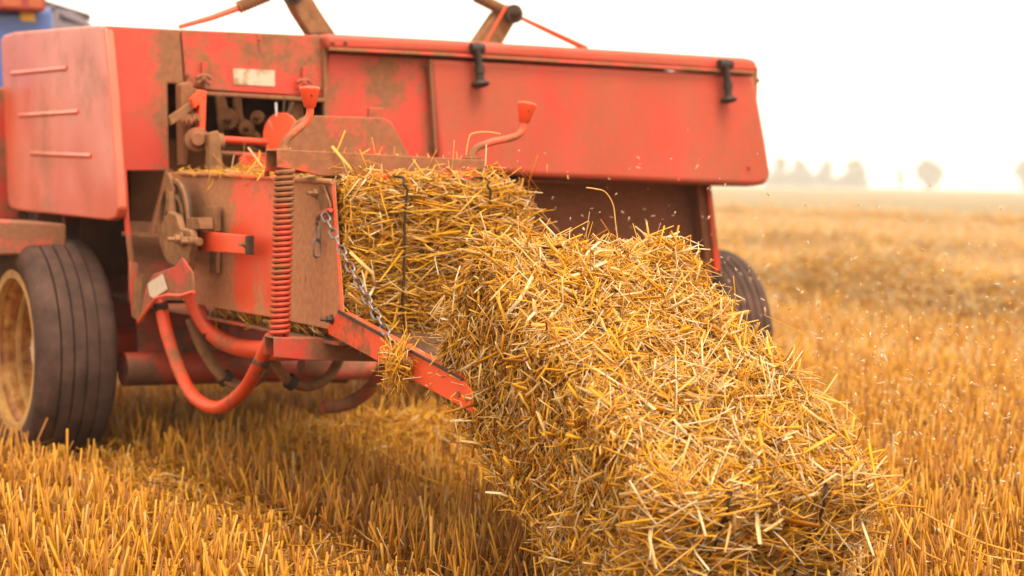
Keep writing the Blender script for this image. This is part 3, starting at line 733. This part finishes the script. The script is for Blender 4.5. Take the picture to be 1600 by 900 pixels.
# knotter works seen through the opening
m = MB(); m.prism(PP([(265, 182), (311, 150), (318, 160), (268, 196)], v=1.12), (0, .02, 0)); m.build('brace', M_dirt, baler, .002)
m = MB(); m.prism(PP([(300, 155), (313, 140), (323, 142), (320, 234), (311, 232), (312, 162), (304, 170)], v=1.10), (0, .03, 0)); m.build('upright', M_bright, baler, .002)
m = MB(); m.prism(PP([(283, 132), (297, 127), (303, 135), (303, 170), (292, 258), (286, 258)], v=1.15), (0, .05, 0)); m.build('bearing_plate', paint('dust_plate', .66, 33., chips=0), baler, .003)
m = MB()
for (x, y) in ((292, 188), (305, 186), (303, 215), (296, 218)): m.bolt(P(x, y, v=1.12), (0, -1, 0), .014, .02)
m.lathe(P(308, 218, v=1.10), (-.3, -1, 0), [(0, .036), (.01, .036), (.014, .022), (.05, .018), (.05, 0)], 20); m.build('bearing', M_dusty, baler)
m = MB(); m.prism(PP([(328, 208), (342, 204), (350, 268), (326, 268)], v=1.02), (0, .03, 0)); m.tube(PP([(322, 222), (348, 222)], v=1.05), .026, 14); m.build('bearing_post', M_dirt, baler, .003)
m = MB(); m.tube(PP([(345, 218), (442, 224)], v=1.05), .011, 12); m.build('shaft', M_tube, baler)
m = MB(); m.tube(PP([(345, 240), (430, 244)], v=1.1), .008, 12); m.build('shaft', M_frame, baler)
m = MB(); m.lathe(P(441, 212, v=1.0), (-.90, -.43, 0), [(0, 0), (0, .068), (.008, .068), (.008, 0)], 30); m.build('knotter_disc', M_bright, baler)
m = MB(); m.tube(PP([(431, 160), (432, 182)], v=1.), .0035, 8); m.tube(PP([(420, 188), (425, 202)], v=1.), .0035, 8); m.build('pin', M_bright_met, baler)
m = MB(); m.tube(PP([(444, 151), (443, 175)], v=1.), .003, 8); m.tube(PP([(458, 160), (448, 182)], v=1.), .005, 8); m.build('pin', M_darkst, baler)
m = MB(); m.prism(PP([(376, 248), (385, 240), (418, 246), (418, 268), (378, 268)], v=.95), (0, .02, 0)); m.build('bracket', M_tube, baler, .003)
def gear(m, c, R, teeth, tilt, th_=.018):
    ax = np.array([-tilt, -1., .05]); ax /= np.linalg.norm(ax); A = np.cross(ax, [0, 0, 1.]); A /= np.linalg.norm(A); B = np.cross(ax, A); pts = []
    for k in range(teeth * 4):
        a = 2 * math.pi * k / (teeth * 4); rr = R if (k % 4) < 2 else R * .84
        pts.append(c + rr * (math.cos(a) * A + math.sin(a) * B))
    m.prism(pts, ax * th_); m.lathe(c + ax * th_, ax, [(0, R * .35), (.022, R * .3), (.022, R * .18), (.035, R * .16), (.035, 0)], 14)
M_gear = plain('dusty_gears', (.085, .035, .015), .9, 0, .5, 25)
for (x, y, rr, nt_, tl) in ((357, 186, .034, 16, .5), (384, 200, .026, 12, .3), (404, 184, .022, 10, .8), (396, 214, .020, 10, .2)):
    m = MB(); gear(m, P(x, y, v=1.2), rr, nt_, tl); m.build('gear', M_gear, baler)
m = MB(); m.prism(PP([(338, 150), (352, 148), (358, 175), (350, 205), (356, 236), (340, 236), (343, 200)], v=1.26), (0, .02, 0)); m.build('bracket', M_gear, baler, .003)
m = MB(); m.tube(spline(PP([(370, 150), (374, 185), (392, 216), (428, 236)], v=1.24), 5), .014, 10); m.build('needle_arm', M_gear, baler)
m = MB(); m.prism(PP([(448, 148), (470, 149), (476, 180), (488, 235), (466, 235), (455, 190)], v=1.3), (0, .02, 0)); m.build('bracket', M_gear, baler, .003)
m = MB(); m.tube(PP([(380, 236), (500, 240)], v=1.28), .013, 10); m.build('shaft', M_gear, baler)

# feeder crank arms above the housing
def feeder(arm, spr, rod, boss, v):
    m = MB(); m.prism(PP(arm, v=v), (0, .05, 0)); a = m.build('feeder_arm', M_dirt, baler, .006)
    m = MB(); p = P(*boss, v=v - .02); m.lathe(p, (0, -1, 0), [(0, .035), (.02, .035), (.02, .018), (.035, .018), (.035, 0)], 16); m.bolt(p + (0, -.03, 0), (0, -1, 0), .014, .02); m.build('boss', M_darkst, a)
    m = MB(); A = P(*spr[0], v=v); B = P(*spr[1], v=v); m.tube(coil(A, B, .018, .004, 9, 10), .005, 6); m.tube([A, B], .012, 8); m.build('coil_spring', M_dirt, a)
    m = MB(); m.tube(PP(rod, v=v), [.008, .010, .012][:len(rod)] if len(rod) == 3 else .009, 8); m.build('rod', M_tube, a)
feeder([(436, -30), (474, -30), (500, 15), (526, 54), (484, 54), (462, 20)], [(372, 12), (420, -8)], [(280, 42), (330, 28), (385, 8)], (455, -8), 1.7)
feeder([(738, 72), (775, 18), (790, 8), (808, 18), (806, 34), (784, 72)], [(742, -6), (786, 16)], [(812, 27), (850, 45), (916, 76)], (800, 22), 1.8)
m = MB(); m.tube(PP([(757, 70), (792, 8)], v=1.76), .006, 8); m.build('rod', M_tube, baler)
m = MB(); m.tube(PP([(455, -14), (700, -30), (760, -10)], v=1.85), .02, 10); m.build('feeder_shaft', M_dirt, baler)

# ------------------------------------------------------------------ straw bales
def bale(name, O, ex, ey, ez, W, L, H, n, seed, label, group, out_face_twines, squeezed=False):
    """O = corner; ex across, ey along to the visible end, ez up; straw pressed into a block with two twines"""
    O = np.array(O, float); ex = np.array(ex, float); ey = np.array(ey, float); ez = np.array(ez, float)
    q = np.random.default_rng(seed)
    dims = np.array([W, L, H]); cen = O + ex * W / 2 + ey * L / 2 + ez * H / 2
    B3 = np.stack([ex, ey, ez])
    def bulge(loc):
        """loc in local coords centred; returns displaced, rounded surface point"""
        h = dims / 2; r = .045
        inner = np.clip(loc, -(h - r), h - r); dd = loc - inner; ln = np.linalg.norm(dd, axis=1, keepdims=True) + 1e-9
        p = inner + dd / ln * r
        lump = .7 * (.010 * np.sin(loc[:, 0] * 17 + seed) * np.sin(loc[:, 1] * 13 + 1.7 * seed) + .008 * np.sin(loc[:, 1] * 31 + loc[:, 0] * 9 + seed) + .007 * np.sin(loc[:, 2] * 29 + loc[:, 1] * 11))
        flake = -.010 * (np.abs(np.sin(loc[:, 1] * math.pi / .105 + .8 * np.sin(loc[:, 0] * 6))) < .16)
        tw = 0
        nrm = dd / ln
        return p + nrm * (lump + flake)[:, None], nrm
    def face_pts(n, f):
        h = dims / 2; a, s = f // 2, (1 if f % 2 else -1)
        u = (q.random((n, 3)) * 2 - 1) * h; u[:, a] = s * h[a]; return u
    areas = np.array([L * H, L * H, W * H, W * H, W * L, W * L]); wt = areas * np.array([1, 1, .6, 1.5, .5, 1.25]); wt /= wt.sum()
    parts = []
    for f in range(6):
        k = int(n * wt[f])
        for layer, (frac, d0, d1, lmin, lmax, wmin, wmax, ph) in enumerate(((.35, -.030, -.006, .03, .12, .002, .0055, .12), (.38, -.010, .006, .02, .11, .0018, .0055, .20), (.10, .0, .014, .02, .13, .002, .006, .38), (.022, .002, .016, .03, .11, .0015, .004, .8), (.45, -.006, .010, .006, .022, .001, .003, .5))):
            m_ = int(k * frac); loc = face_pts(m_, f); p, nr = bulge(loc)
            a = f // 2
            ta, tb = [(1, 2), (0, 2), (0, 1)][a]
            T1 = np.zeros(3); T1[ta] = 1; T2 = np.zeros(3); T2[tb] = 1
            if a == 1: ang = np.where(q.random(m_) < .72, q.normal(0, .33, m_), q.uniform(0, math.pi, m_))      # ends: stalks lie across
            elif a == 0: ang = np.where(q.random(m_) < .45, q.normal(math.pi / 2, .5, m_), q.uniform(0, math.pi, m_))
            else: ang = q.uniform(0, math.pi, m_)
            phi = q.normal(0, ph * (1.1 if a == 0 else 1), m_)
            T = np.cos(ang)[:, None] * T1 + np.sin(ang)[:, None] * T2
            T = T - nr * (T * nr).sum(1, keepdims=True); T /= np.linalg.norm(T, axis=1, keepdims=True) + 1e-9
            D = T * np.cos(phi)[:, None] + nr * np.sin(phi)[:, None]
            Ln = q.uniform(lmin, lmax, m_) * (.62 if a == 0 else (1.35 if a == 1 else 1.0)); Wn = np.clip(q.lognormal(math.log(.0037), .50, m_), .0014, .0115) * (.5 if layer == 4 else 1)
            c = p + nr * q.uniform(d0, d1, m_)[:, None] + nr * (np.abs(np.sin(phi)) * Ln * .42)[:, None] * (1 if layer > 0 else 0)
            tone = np.clip(q.normal([.42, .60, .68, .70, .62][layer] - (.07 if squeezed else 0), .26, m_), 0, 1)  # chamber bale toned darker: its shading is put into the straw colour
            parts.append((cen + c @ B3, D @ B3, Ln, Wn, tone, layer))
    if squeezed:      # the walls hold the stalks in: nothing reaches past them
        new = []
        for c, d, l, w_, t_, ly in parts:
            x = (c - cen) @ ex; dx = d @ ex; e = np.abs(dx) * l / 2; keep = (np.abs(x) + e < W / 2 + .006) & ((c - cen) @ ez > -H / 2 - .01)
            open_ = (c - cen) @ ey > L / 2 - .10
            keep |= open_ & (x > 0)
            keep &= ~((x - e) < -W / 2 - .004)
            new.append((c[keep], d[keep], l[keep], w_[keep], t_[keep], ly))
        parts = new
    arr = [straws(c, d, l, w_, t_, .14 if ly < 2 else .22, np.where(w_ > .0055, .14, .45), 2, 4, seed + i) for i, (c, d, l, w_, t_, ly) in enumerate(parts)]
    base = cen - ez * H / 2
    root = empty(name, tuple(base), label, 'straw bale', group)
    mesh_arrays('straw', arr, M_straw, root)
    # packed core
    gx, gy, gz = 14, 24, 10; m = MB(); h = dims / 2 - .020
    def grid(a, s, nu, nv):
        ta, tb = [(1, 2), (0, 2), (0, 1)][a]; pts = []
        for i in range(nu + 1):
            for j in range(nv + 1):
                u = np.zeros(3); u[a] = s * h[a]; u[ta] = (2 * i / nu - 1) * h[ta]; u[tb] = (2 * j / nv - 1) * h[tb]; pts.append(u)
        pts = np.array(pts); inner = np.clip(pts, -(h - .03), h - .03); dd = pts - inner; pts = inner + dd / (np.linalg.norm(dd, axis=1, keepdims=True) + 1e-9) * .03
        pts = cen + pts @ B3
        F = [(i * (nv + 1) + j, (i + 1) * (nv + 1) + j, (i + 1) * (nv + 1) + j + 1, i * (nv + 1) + j + 1) for i in range(nu) for j in range(nv)]
        m.add(pts, F)
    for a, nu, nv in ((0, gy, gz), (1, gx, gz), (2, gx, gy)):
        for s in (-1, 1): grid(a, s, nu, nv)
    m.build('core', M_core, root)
    for uo in out_face_twines:
        pts = []; hL = L / 2 + (.027 if squeezed else .030); hH = H / 2 + (.017 if squeezed else .004); r = .03
        for (cy, cz, a0) in ((hL - r, hH - r, 0), (-hL + r, hH - r, 90), (-hL + r, -hH + r, 180), (hL - r, -hH + r, 270)):
            for k in range(5):
                a = rad(a0 + k * 22.5); pts.append(np.array([uo - W / 2 + .004 * math.sin(3 * a + seed), cy + r * math.cos(a), cz + r * math.sin(a)]))
        full = []
        for i in range(len(pts)):
            p0, p1 = pts[i], pts[(i + 1) % len(pts)]; k_ = max(1, int(np.linalg.norm(p1 - p0) / .04))
            for k in range(k_):
                pp = p0 + (p1 - p0) * k / k_; full.append(cen + (pp + q.normal(size=3) * np.array([.0025, .001, .001])) @ B3)
        m = MB(); m.tube(full, .0034, 6, closed=True); m.build('twine', M_twine, root)
    return root
bale('straw_bale', (.008, .86, .498), (1, 0, 0), (0, -1, 0), (0, 0, 1), .522, .885, .384, 30000, 3,
     'straw bale still in the chamber mouth behind the chain, end face showing', 'straw bales coming out of the baler', (.150, .385), True)
c30, s30 = math.cos(rad(30)), math.sin(rad(30))
O = np.array([.0, -.69, .757]) - .36 * np.array([0, -s30, c30])
bale('straw_bale', O, (1, 0, 0), (0, -c30, -s30), (0, -s30, c30), .52, .84, .36, 62000, 4,
     'large golden straw bale tipping off the chute onto the stubble in front', 'straw bales coming out of the baler', (.135, .36))

# ------------------------------------------------------------------ loose straw
def clump(name, C0, S3, n, seed, label, cat, kind=None, dirz=.6, lmax=.12, wmax=.005, loc=None):
    q = np.random.default_rng(seed); C = np.array(C0) + q.normal(size=(n, 3)) * np.array(S3)
    D = q.normal(size=(n, 3)); D[:, 2] *= dirz; L_ = q.uniform(.02, lmax, n); W_ = q.uniform(.0015, wmax, n)
    o = mesh_arrays(name, [straws(C, D, L_, W_, np.clip(q.normal(.5, .25, n), 0, 1), .3, .35, 2, 4, seed)], M_straw, None, tuple(C0) if loc is None else loc)
    return tag(o, label, cat, kind=kind)
cpos = P(622, 575, u=-.05)
clump('straw_clump', cpos, (.014, .018, .030), 230, 61, 'small tuft of straw caught on the bolt where the chain meets the chute bar', 'straw clump', dirz=1.6, lmax=.10, wmax=.0045)

q = np.random.default_rng(88); C = []; 
def scat(n, x0, x1, y0, y1, z0_, z1_):
    return np.stack([q.uniform(x0, x1, n), q.uniform(y0, y1, n), z0_ + (z1_ - z0_) * q.random(n) ** 2], 1)
A1 = scat(420, .0, .52, .05, .95, .90, .925)        # on top of the chamber
A2 = scat(60, -.03, .0, .2, 1.1, .895, .91)
A3 = scat(150, .02, .5, -.68, -.3, .50, .50); A3[:, 2] = .455 + (A3[:, 1] + .69) * .18 + q.random(150) * .02
AA = np.concatenate([A1, A2, A3]); D = q.normal(size=(len(AA), 3)); D[:, 2] *= .25
o = mesh_arrays('loose_straw', [straws(AA, D, q.uniform(.02, .10, len(AA)), q.uniform(.0015, .005, len(AA)), np.clip(q.normal(.55, .22, len(AA)), 0, 1), .2, .35, 2, 4, 5)], M_straw)
tag(o, 'loose straw lying on top of the bale chamber and on the chute', 'loose straw', kind='stuff')
# heap of chaffy straw dropped under the machine
n = 9000; C = np.stack([q.normal(.75, .55, n), q.normal(1.1, .35, n), np.zeros(n)], 1)
C[:, 2] = .16 * np.exp(-((C[:, 0] - .75) / .6) ** 2 - ((C[:, 1] - 1.1) / .4) ** 2) * q.random(n) ** .4
D = q.normal(size=(n, 3)); D[:, 2] *= .5
o = mesh_arrays('straw_heap', [straws(C, D, q.uniform(.03, .14, n), q.uniform(.002, .006, n), np.clip(q.normal(.45, .22, n), 0, 1), .2, .35, 2, 4, 6)], M_straw, None, (.75, 1.1, 0))
tag(o, 'low heap of loose straw on the ground under the baler', 'straw heap')

# single stalks standing up from the falling bale and long ones at its foot
m = MB()
def stalk(pts, r, v): m.tube(spline(PP(pts, v=v), 5), r, 5)
stalk([(968, 395), (962, 350), (958, 320), (946, 300), (930, 295), (916, 293)], .0014, -.72)
stalk([(874, 415), (866, 380), (858, 360)], .0015, -.75)
stalk([(1076, 620), (1068, 400 + 160)], .002, -1.0)
stalk([(728, 242), (733, 215), (740, 208), (760, 206), (782, 209)], .0016, -.05)
o = m.build('straw_stalks', M_straw, None, loc=tuple(P(900, 400, v=-.72)), smooth=True)
at = o.data.attributes.new('tone', 'FLOAT', 'POINT'); at.data.foreach_set('value', np.full(len(o.data.vertices), .80, dtype=np.float32))
tag(o, 'few long thin straw stalks sticking up above the falling bale', 'loose straw', kind='stuff')
m = MB()
def gst(a, b, c, r): m.tube(spline([P(*a[:2], z=a[2]), P(*b[:2], z=b[2]), P(*c[:2], z=c[2])], 6), r, 5)
gst((1440, 800, .14), (1520, 842, .12), (1620, 872, .10), .0025); gst((1460, 822, .10), (1500, 858, .09), (1600, 905, .08), .0022)
gst((1520, 860, .10), (1560, 872, .09), (1640, 880, .08), .0025); gst((1385, 770, .2), (1430, 850, .12), (1480, 880, .10), .002)
gst((590, 700, .15), (640, 735, .12), (700, 760, .1), .0025)
o = m.build('fallen_stalks', M_straw, None, loc=tuple(P(1500, 850, z=.1)))
at = o.data.attributes.new('tone', 'FLOAT', 'POINT'); at.data.foreach_set('value', np.full(len(o.data.vertices), .68, dtype=np.float32))
tag(o, 'long bent straw stalks lying over the stubble beside the bale', 'loose straw', kind='stuff')

# chaff thrown into the air
n = 3000
C = np.stack([q.normal(1.55, .65, n), q.normal(-.5, .8, n), np.abs(q.normal(.32, .20, n)) + .05], 1)
C = C[C[:, 0] > .62]
k = 110; C2 = np.stack([q.uniform(.1, 1.3, k), q.uniform(-.6, .5, k), q.uniform(.70, .98, k)], 1)
C = np.concatenate([C, C2]); n = len(C); D = q.normal(size=(n, 3))
L_ = q.uniform(.004, .012, n) * np.where(q.random(n) < .06, 2.5, 1); W_ = q.uniform(.0022, .0052, n)
o = mesh_arrays('flying_chaff', [straws(C, D, L_, W_, q.random(n), .2, .4, 1, 4, 7)], M_chaff)
tag(o, 'pale chaff flakes flying in the air around the falling bale', 'chaff', kind='stuff')

# ------------------------------------------------------------------ tractor ahead of the baler (only its right rear fender shows)
M_blue = plain('blue_tractor_paint', (.06, .11, .34), .35, 0, .12, 4, .05)
M_tyre2 = plain('tractor_rubber', (.13, .10, .12), .8, 0, .2, 12)
M_glassr = plain('red_lens', (.30, .02, .02), .3, 0, .2, 8); M_glassa = plain('amber_lens', (.42, .08, .02), .3, 0, .2, 8)
TL = (-.2, 5.6, 0)
tr = empty('tractor', TL, 'blue tractor pulling the baler, only its rear fender and lamps in view', 'tractor')
for s in (1, -1):
    cu = -.02 + s * .84
    wv = 5.4
    root = bpy.data.objects.new('wheel', None); scene.collection.objects.link(root); root.parent = tr; root.location = (cu - TL[0], wv - TL[1], .86)
    m = MB(); R = .86
    m.lathe((cu, wv, .86), (1, 0, 0), [(-.17, .45), (-.20, .58), (-.21, .74), (-.18, .82), (-.1, R), (.1, R), (.18, .82), (.21, .74), (.20, .58), (.17, .45)], 48)
    for i in range(22):
        a = i * 2 * math.pi / 22
        for sg in (-1, 1):
            a2 = a + (0 if sg > 0 else math.pi / 22)
            pa = [(cu + sg * x, wv + rr * math.cos(a2 + da), .86 + rr * math.sin(a2 + da)) for x, rr, da in ((.0, R, .0), (.0, R, .05), (.19, .82, .17), (.19, .82, .12))]
            dv = np.array([0, math.cos(a2 + .08), math.sin(a2 + .08)]) * .03
            m.prism(pa, dv)
    m.build('tyre', M_tyre2, root)
    m = MB(); m.lathe((cu, wv, .86), (1, 0, 0), [(-.17, .45), (-.12, .40), (-.02, .38), (-.0, .15), (.06, .12), (.06, 0)], 32); m.build('rim', M_rim, root)
    f = MB(); prof = []
    for i in range(17):
        a = rad(-5 + i * 190 / 16 * .8); prof.append((wv - .88 * math.cos(a), .86 + .88 * math.sin(a)))
    inn = []
    for i in range(17):
        a = rad(-5 + (16 - i) * 190 / 16 * .8); inn.append((wv - .84 * math.cos(a), .86 + .84 * math.sin(a)))
    x0 = cu - s * .50; wdt = s * .27
    f.prism([(x0, a, b) for a, b in prof + inn], (wdt, 0, 0)); f.prism([(x0, a, b) for a, b in prof] + [(x0, wv - .2, .8)], (s * .03, 0, 0))
    f.build('fender', M_blue, tr, .02, 3)
# rear lamps on their blue housings
m = MB(); m.prism(PP([(-60, 20), (84, 10), (86, 60), (80, 140), (-60, 150)], v=4.38), (0, .25, 0)); bx = m.build('lamp_housing', M_blue, tr, .03, 4)
m = MB(); m.prism(PP([(-10, -30), (72, -32), (73, 14), (66, 19), (-10, 15)], v=4.30), (0, .12, 0)); lm = m.build('rear_lamp', M_glassr, tr, .012, 3)
m = MB(); m.prism(PP([(2, -24), (34, -24), (34, 12), (2, 10)], v=4.297), (0, .02, 0)); m.build('lens', M_glassa, lm, .004)
m = MB(); m.prism(PP([(44, -24), (68, -24), (68, 14), (44, 13)], v=4.297), (0, .02, 0)); m.build('lens', M_glassa, lm, .004)
m = MB(); m.prism(PP([(31, 18), (53, 19), (56, 34), (33, 32)], v=4.375), (0, .01, 0)); m.build('sticker', plain('yellow_sticker', (.85, .45, .02), .5), bx)
m = MB(); m.box((-.34, 4.95, .6), (.30, 6.2, 1.15)); m.box((-.28, 6.2, .65), (.26, 8.4, 1.45)); m.build('body', M_blue, tr, .04, 3)
for (a, b) in ((-.50, 5.0), (.26, 5.0), (-.50, 6.3), (.26, 6.3)):
    m = MB(); m.box((a, b, 1.15), (a + .06, b + .06, 2.45)); m.build('cab_post', M_darkst, tr, .01)
m = MB(); m.box((-.56, 4.9, 2.45), (.38, 6.5, 2.58)); m.build('cab_roof', M_blue, tr, .04, 3)
m = MB(); m.box((-.50, 5.0, 1.152), (.32, 6.3, 1.2)); m.box((-.24, 5.2, 1.2), (.2, 5.6, 1.6)); m.build('cab_seat', M_darkst, tr, .02)
for s in (-1, 1):
    m = MB(); m.lathe((-.02 + s * .66, 7.9, .5), (1, 0, 0), [(-.12, .28), (-.14, .42), (-.09, .49), (.09, .49), (.14, .42), (.12, .28), (0, .25), (0, 0)], 36); m.build('front_tyre', M_tyre2, tr)
m = MB(); m.tube([(.0, 2.2, .5), (-.1, 5.0, .5)], .05, 12); m.build('drawbar', M_tube, baler)

# ------------------------------------------------------------------ air
def haze():
    m = bpy.data.materials.new('haze'); m.use_nodes = True; t = m.node_tree; t.nodes.clear()
    v = t.nodes.new('ShaderNodeVolumePrincipled'); v.inputs['Color'].default_value = (.97, .96, .96, 1); v.inputs['Density'].default_value = .00085; v.inputs['Anisotropy'].default_value = .0
    o = t.nodes.new('ShaderNodeOutputMaterial'); t.links.new(v.outputs[0], o.inputs['Volume'])
    b = MB(); b.box((-1600, -1600, -1), (1600, 1600, 16)); ob = b.build('haze', m, smooth=False)
    tag(ob, 'thin dusty air over the whole field', 'haze', kind='stuff')
haze()
